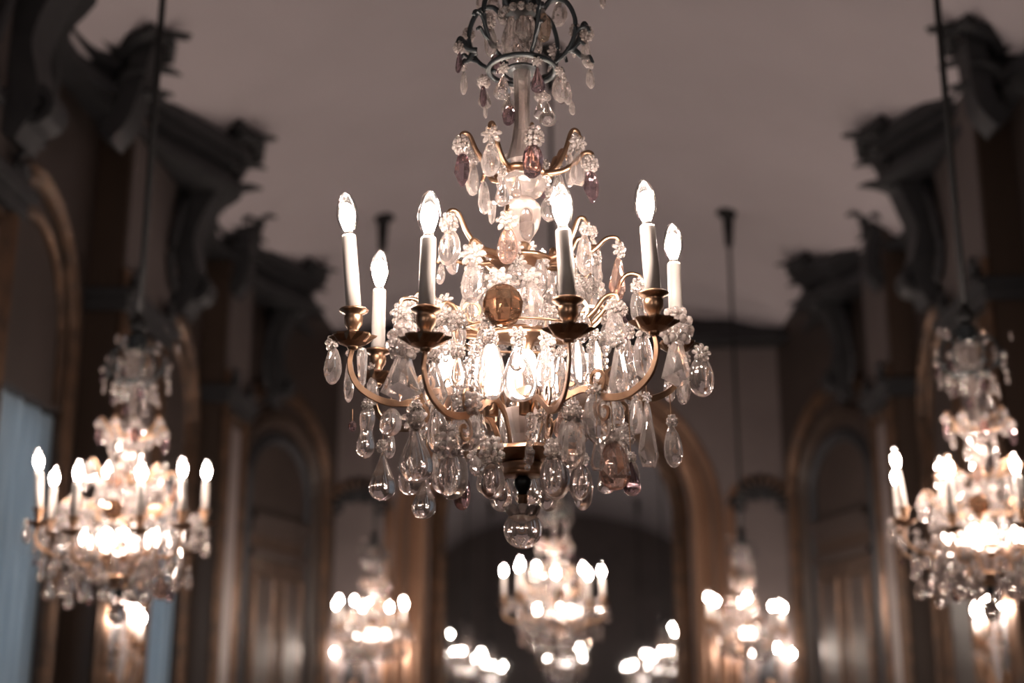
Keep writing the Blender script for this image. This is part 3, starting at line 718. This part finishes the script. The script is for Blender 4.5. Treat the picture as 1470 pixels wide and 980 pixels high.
    MB().lathe([(0, -.275), (.008, -.276), (.0105, -.279), (.008, -.283), (.010, -.289), (.007, -.293), (0, -.294)], 18).build('neck_ring', 'gilt', root)
    mb = MB()
    for k in range(9):
        a = 2 * PI * k / 9; u = .5 + .5 * (k % 2)
        mb.ball((.022 * math.sin(a), -.022 * math.cos(a), -.303 - .005 * u), (.013, .0065, .0135), 8, 5, True, Matrix.Rotation(a, 4, 'Z') @ Matrix.Rotation(.7, 4, 'X'))
    mb.build('finial_leaves', 'petal', root)
    mb = MB(); mb.ball((0, 0, -.337), .0335, 28, 18); mb.build('finial_ball', 'pure', root)
    # --- the big faceted amber ball hung in front
    b = obj('amber_ball', MB().lathe([(0, .5), (.22, .46), (.40, .30), (.5, .05), (.47, -.18), (.34, -.37), (.16, -.475), (0, -.5)], 8, False, phase=.5).mesh('amber_ball', 'amber'), root, (-.030, -.118, .032), (0, 0, .1), (.074, .074, .076))
    b['label'] = 'amber faceted glass ball'
    obj('rosette', ROS[1], b, (-.1, -.05, .62), None, (.65, .65, .65))
    for i, p in enumerate(PENDANTS):
        o = pendant(root, *p, i)
        if math.hypot(p[0], p[1]) > .15 and p[2] < -.13:       # hung on a wire from the arms above
            L = min(.08, max(.02, -.130 - top(i)[2])); w, h = p[3], p[4]
            obj('hook_wire', WIRE, o, (0, 0, (top(i)[2] - p[2] - .004) / h), None, (1 / w, 1 / (w * THICK[p[5]]), L / h))
    # --- the drops on the far half of every tier
    r = random.Random(11); i = 0
    for n, R, z, w, h, ty in ((5, .112, .595, .022, .044, 'almond'), (4, .085, .500, .028, .044, 'pear'), (4, .108, .345, .028, .060, 'almond'), (5, .148, .175, .038, .064, 'oval'),
                              (5, .120, .085, .036, .064, 'almond'), (7, .205, .045, .036, .062, 'almond'), (6, .315, -.050, .038, .066, 'almond'), (7, .135, -.045, .042, .090, 'almond'),
                              (7, .22, -.125, .044, .076, 'kite'), (7, .205, -.215, .050, .080, 'pear'), (4, .125, -.250, .046, .070, 'oval')):
        for k in range(n):
            a = PI * (.56 + .88 * (k + .5) / n) + r.uniform(-.06, .06); q = r.uniform(.85, 1.15)
            pendant(root, R * math.sin(a), -R * math.cos(a), z + r.uniform(-.012, .012), w * q, h * q, ty, 'a' if r.random() < .12 else 'c', h, .024, i); i += 1
    # --- small drops and rosettes that fill the body between the tiers
    for j in range(76):
        z = r.uniform(-.200, .125); R = (.085 + .115 * max(0, 1 - abs(z + .06) / .2)) * r.uniform(.75, 1.1); a = 2 * PI * (j * .618034 % 1)
        if abs(R * math.sin(a) + .03) < .06 and math.cos(a) > 0 and -.05 < z < .09: continue
        if math.cos(a) > .35 and j % 5 > 1: continue
        if math.cos(a) > .35: R *= .6
        q = r.uniform(.8, 1.2); ty = ('almond', 'pear', 'bead', 'block')[j % 4]; w = .018 * q if ty == 'bead' else .026 * q
        pendant(root, R * math.sin(a), -R * math.cos(a), z, w, w if ty == 'bead' else .046 * q, ty, 'r' if j % 13 == 0 else 'c', .05, .026 * q, j)
    for x, y, z, n, d in CHAINS:
        mb = MB()
        for k in range(n):
            s = d * (1 if k % 2 == 0 else .8); mb.lathe([(0, .5), (.28, .41), (.47, .16), (.47, -.16), (.28, -.41), (0, -.5)], 8, False, Matrix.Translation((x, y, z - k * d * .92)) @ Matrix.Diagonal((s, s, s, 1)))
        mb.build('bead_chain', 'clear', root)
    for c in CANDLES: candle(root, *c)
    return root
def hang(root, x, y, z):
    """suspension rod and ceiling rose for a chandelier whose middle is at z"""
    zc = (ceil_z(x, y) - z) / (1 if root is proto else .95); mb = MB(); mb.sweep([(0, 0, .73), (0, 0, zc - .05)], circ(.014, 8)); mb.lathe([(0, .80), (.02, .79), (.034, .765), (.03, .74), (.012, .728), (0, .728)], 14); mb.build('suspension_rod', 'iron', root)
    MB().lathe([(0, zc + .02), (.10, zc + .01), (.105, zc - .01), (.07, zc - .03), (.045, zc - .075), (.05, zc - .10), (.035, zc - .30), (.014, zc - .34), (0, zc - .34)], 18).build('ceiling_rose', 'iron', root)
Z0 = 2.2395
proto = make_chandelier(); proto.location = (.011, 2.364, Z0)
SPOTS = [(-1.475, 4.75, 13, 'crystal chandelier hanging before the curtained windows'),
         (1.515, 4.75, -8, 'crystal chandelier hanging before the blind panelled wall'),
         (0, 8.30, 30, 'crystal chandelier hanging on the hall axis in front of the arched mirror'),
         (-1.46, 10.9, 20, 'distant crystal chandelier before the far wall panel on the window side'),
         (1.46, 10.9, 65, 'distant crystal chandelier before the far wall panel on the blind wall side'),
         (-1.46, -1.4, 0, 'crystal chandelier seen only in the arched mirror, on the window side'),
         (1.46, -1.4, 40, 'crystal chandelier seen only in the arched mirror, on the blind wall side')]
G = 'crystal chandeliers of the hall'
for x, y, rz, lb in SPOTS:
    c = copy_tree(proto); c.location = (x, y, Z0); c.rotation_euler = (0, 0, math.radians(rz)); hang(c, x, y, Z0); c.scale = (.95,) * 3; tag(c, lb, 'chandelier', G)
hang(proto, .011, 2.364, Z0)
tag(proto, 'large crystal chandelier with an amber faceted ball and round glass finial, in sharp focus', 'chandelier', G)

# ================================================================== WALL SCONCES
def sconce(loc, rz, label, spots, s=1.0):
    """faces -y before it is turned; spots are (across, out, up) of each candle foot"""
    root = tag(empty('wall_sconce', loc, rz), label, 'sconce', 'gilt wall sconces')
    MB().lathe([(0, .5), (.12, .42), (.30, .20), (.26, .0), (.34, -.15), (.20, -.40), (0, -.5)], 12, True, Matrix.Diagonal((.32 * s, .12 * s, .55 * s, 1))).build('back_plate', 'stucco', root)
    for k, (a, b, c) in enumerate(spots):
        mb = MB(); mb.sweep(curve([(0, -.02, -.10 * s), (a * .4, -b * .7, -.22 * s), (a * .95, -b, -.14 * s + c), (a, -b, c - .05)], 5), circ(.008, 6)); arm = mb.build('sconce_arm', 'gilt', root)
        obj('drip_pan', PAN, arm, (a, -b, c - .050)); obj('candle_cup', CUPM, arm, (a, -b, c))
        obj('candle_sleeve', SL, arm, (a, -b, c)); obj('socket', SOCK, arm, (a, -b, c + .10)); obj('bulb', BULB, arm, (a, -b, c + .104)); obj('filament', FIL, arm, (a, -b, c + .104))
        for q in (-1, 1):
            obj('crystal_pendant', unit('almond', (k + q) % 4), root, (a + q * .035, -b, c - .10), (0, 0, q), (.028, .016, .055))
    obj('crystal_pendant', unit('pear'), root, (0, -.10, -.28 * s), None, (.05, .05, .08)); obj('rosette', ROS[0], root, (0, -.08 * s, .2 * s), None, (.08, .08, .08))
    return root
SL = sleeve_mesh(.10)
FIVE = [(-.13, .10, .02), (-.05, .17, .06), (.06, .17, .03), (.13, .10, .07), (0, .13, .12)]
sconce((-XP, 7.72, 1.94), PI / 2, 'gilt candle sconce on the pier between the curtained windows', FIVE, 1.1)
sconce((XP, 7.72, 1.94), -PI / 2, 'gilt candle sconce on the pier of the blind panelled wall', FIVE, 1.1)
THREE = [(-.17, .12, .0), (.06, .20, .03), (.20, .12, -.02)]
sconce((-1.90, YF - .012, 1.98), 0, 'gilt candle sconce in the far wall panel on the window side', THREE)
sconce((1.90, YF - .012, 1.98), 0, 'gilt candle sconce in the far wall panel beside the blind wall', THREE)
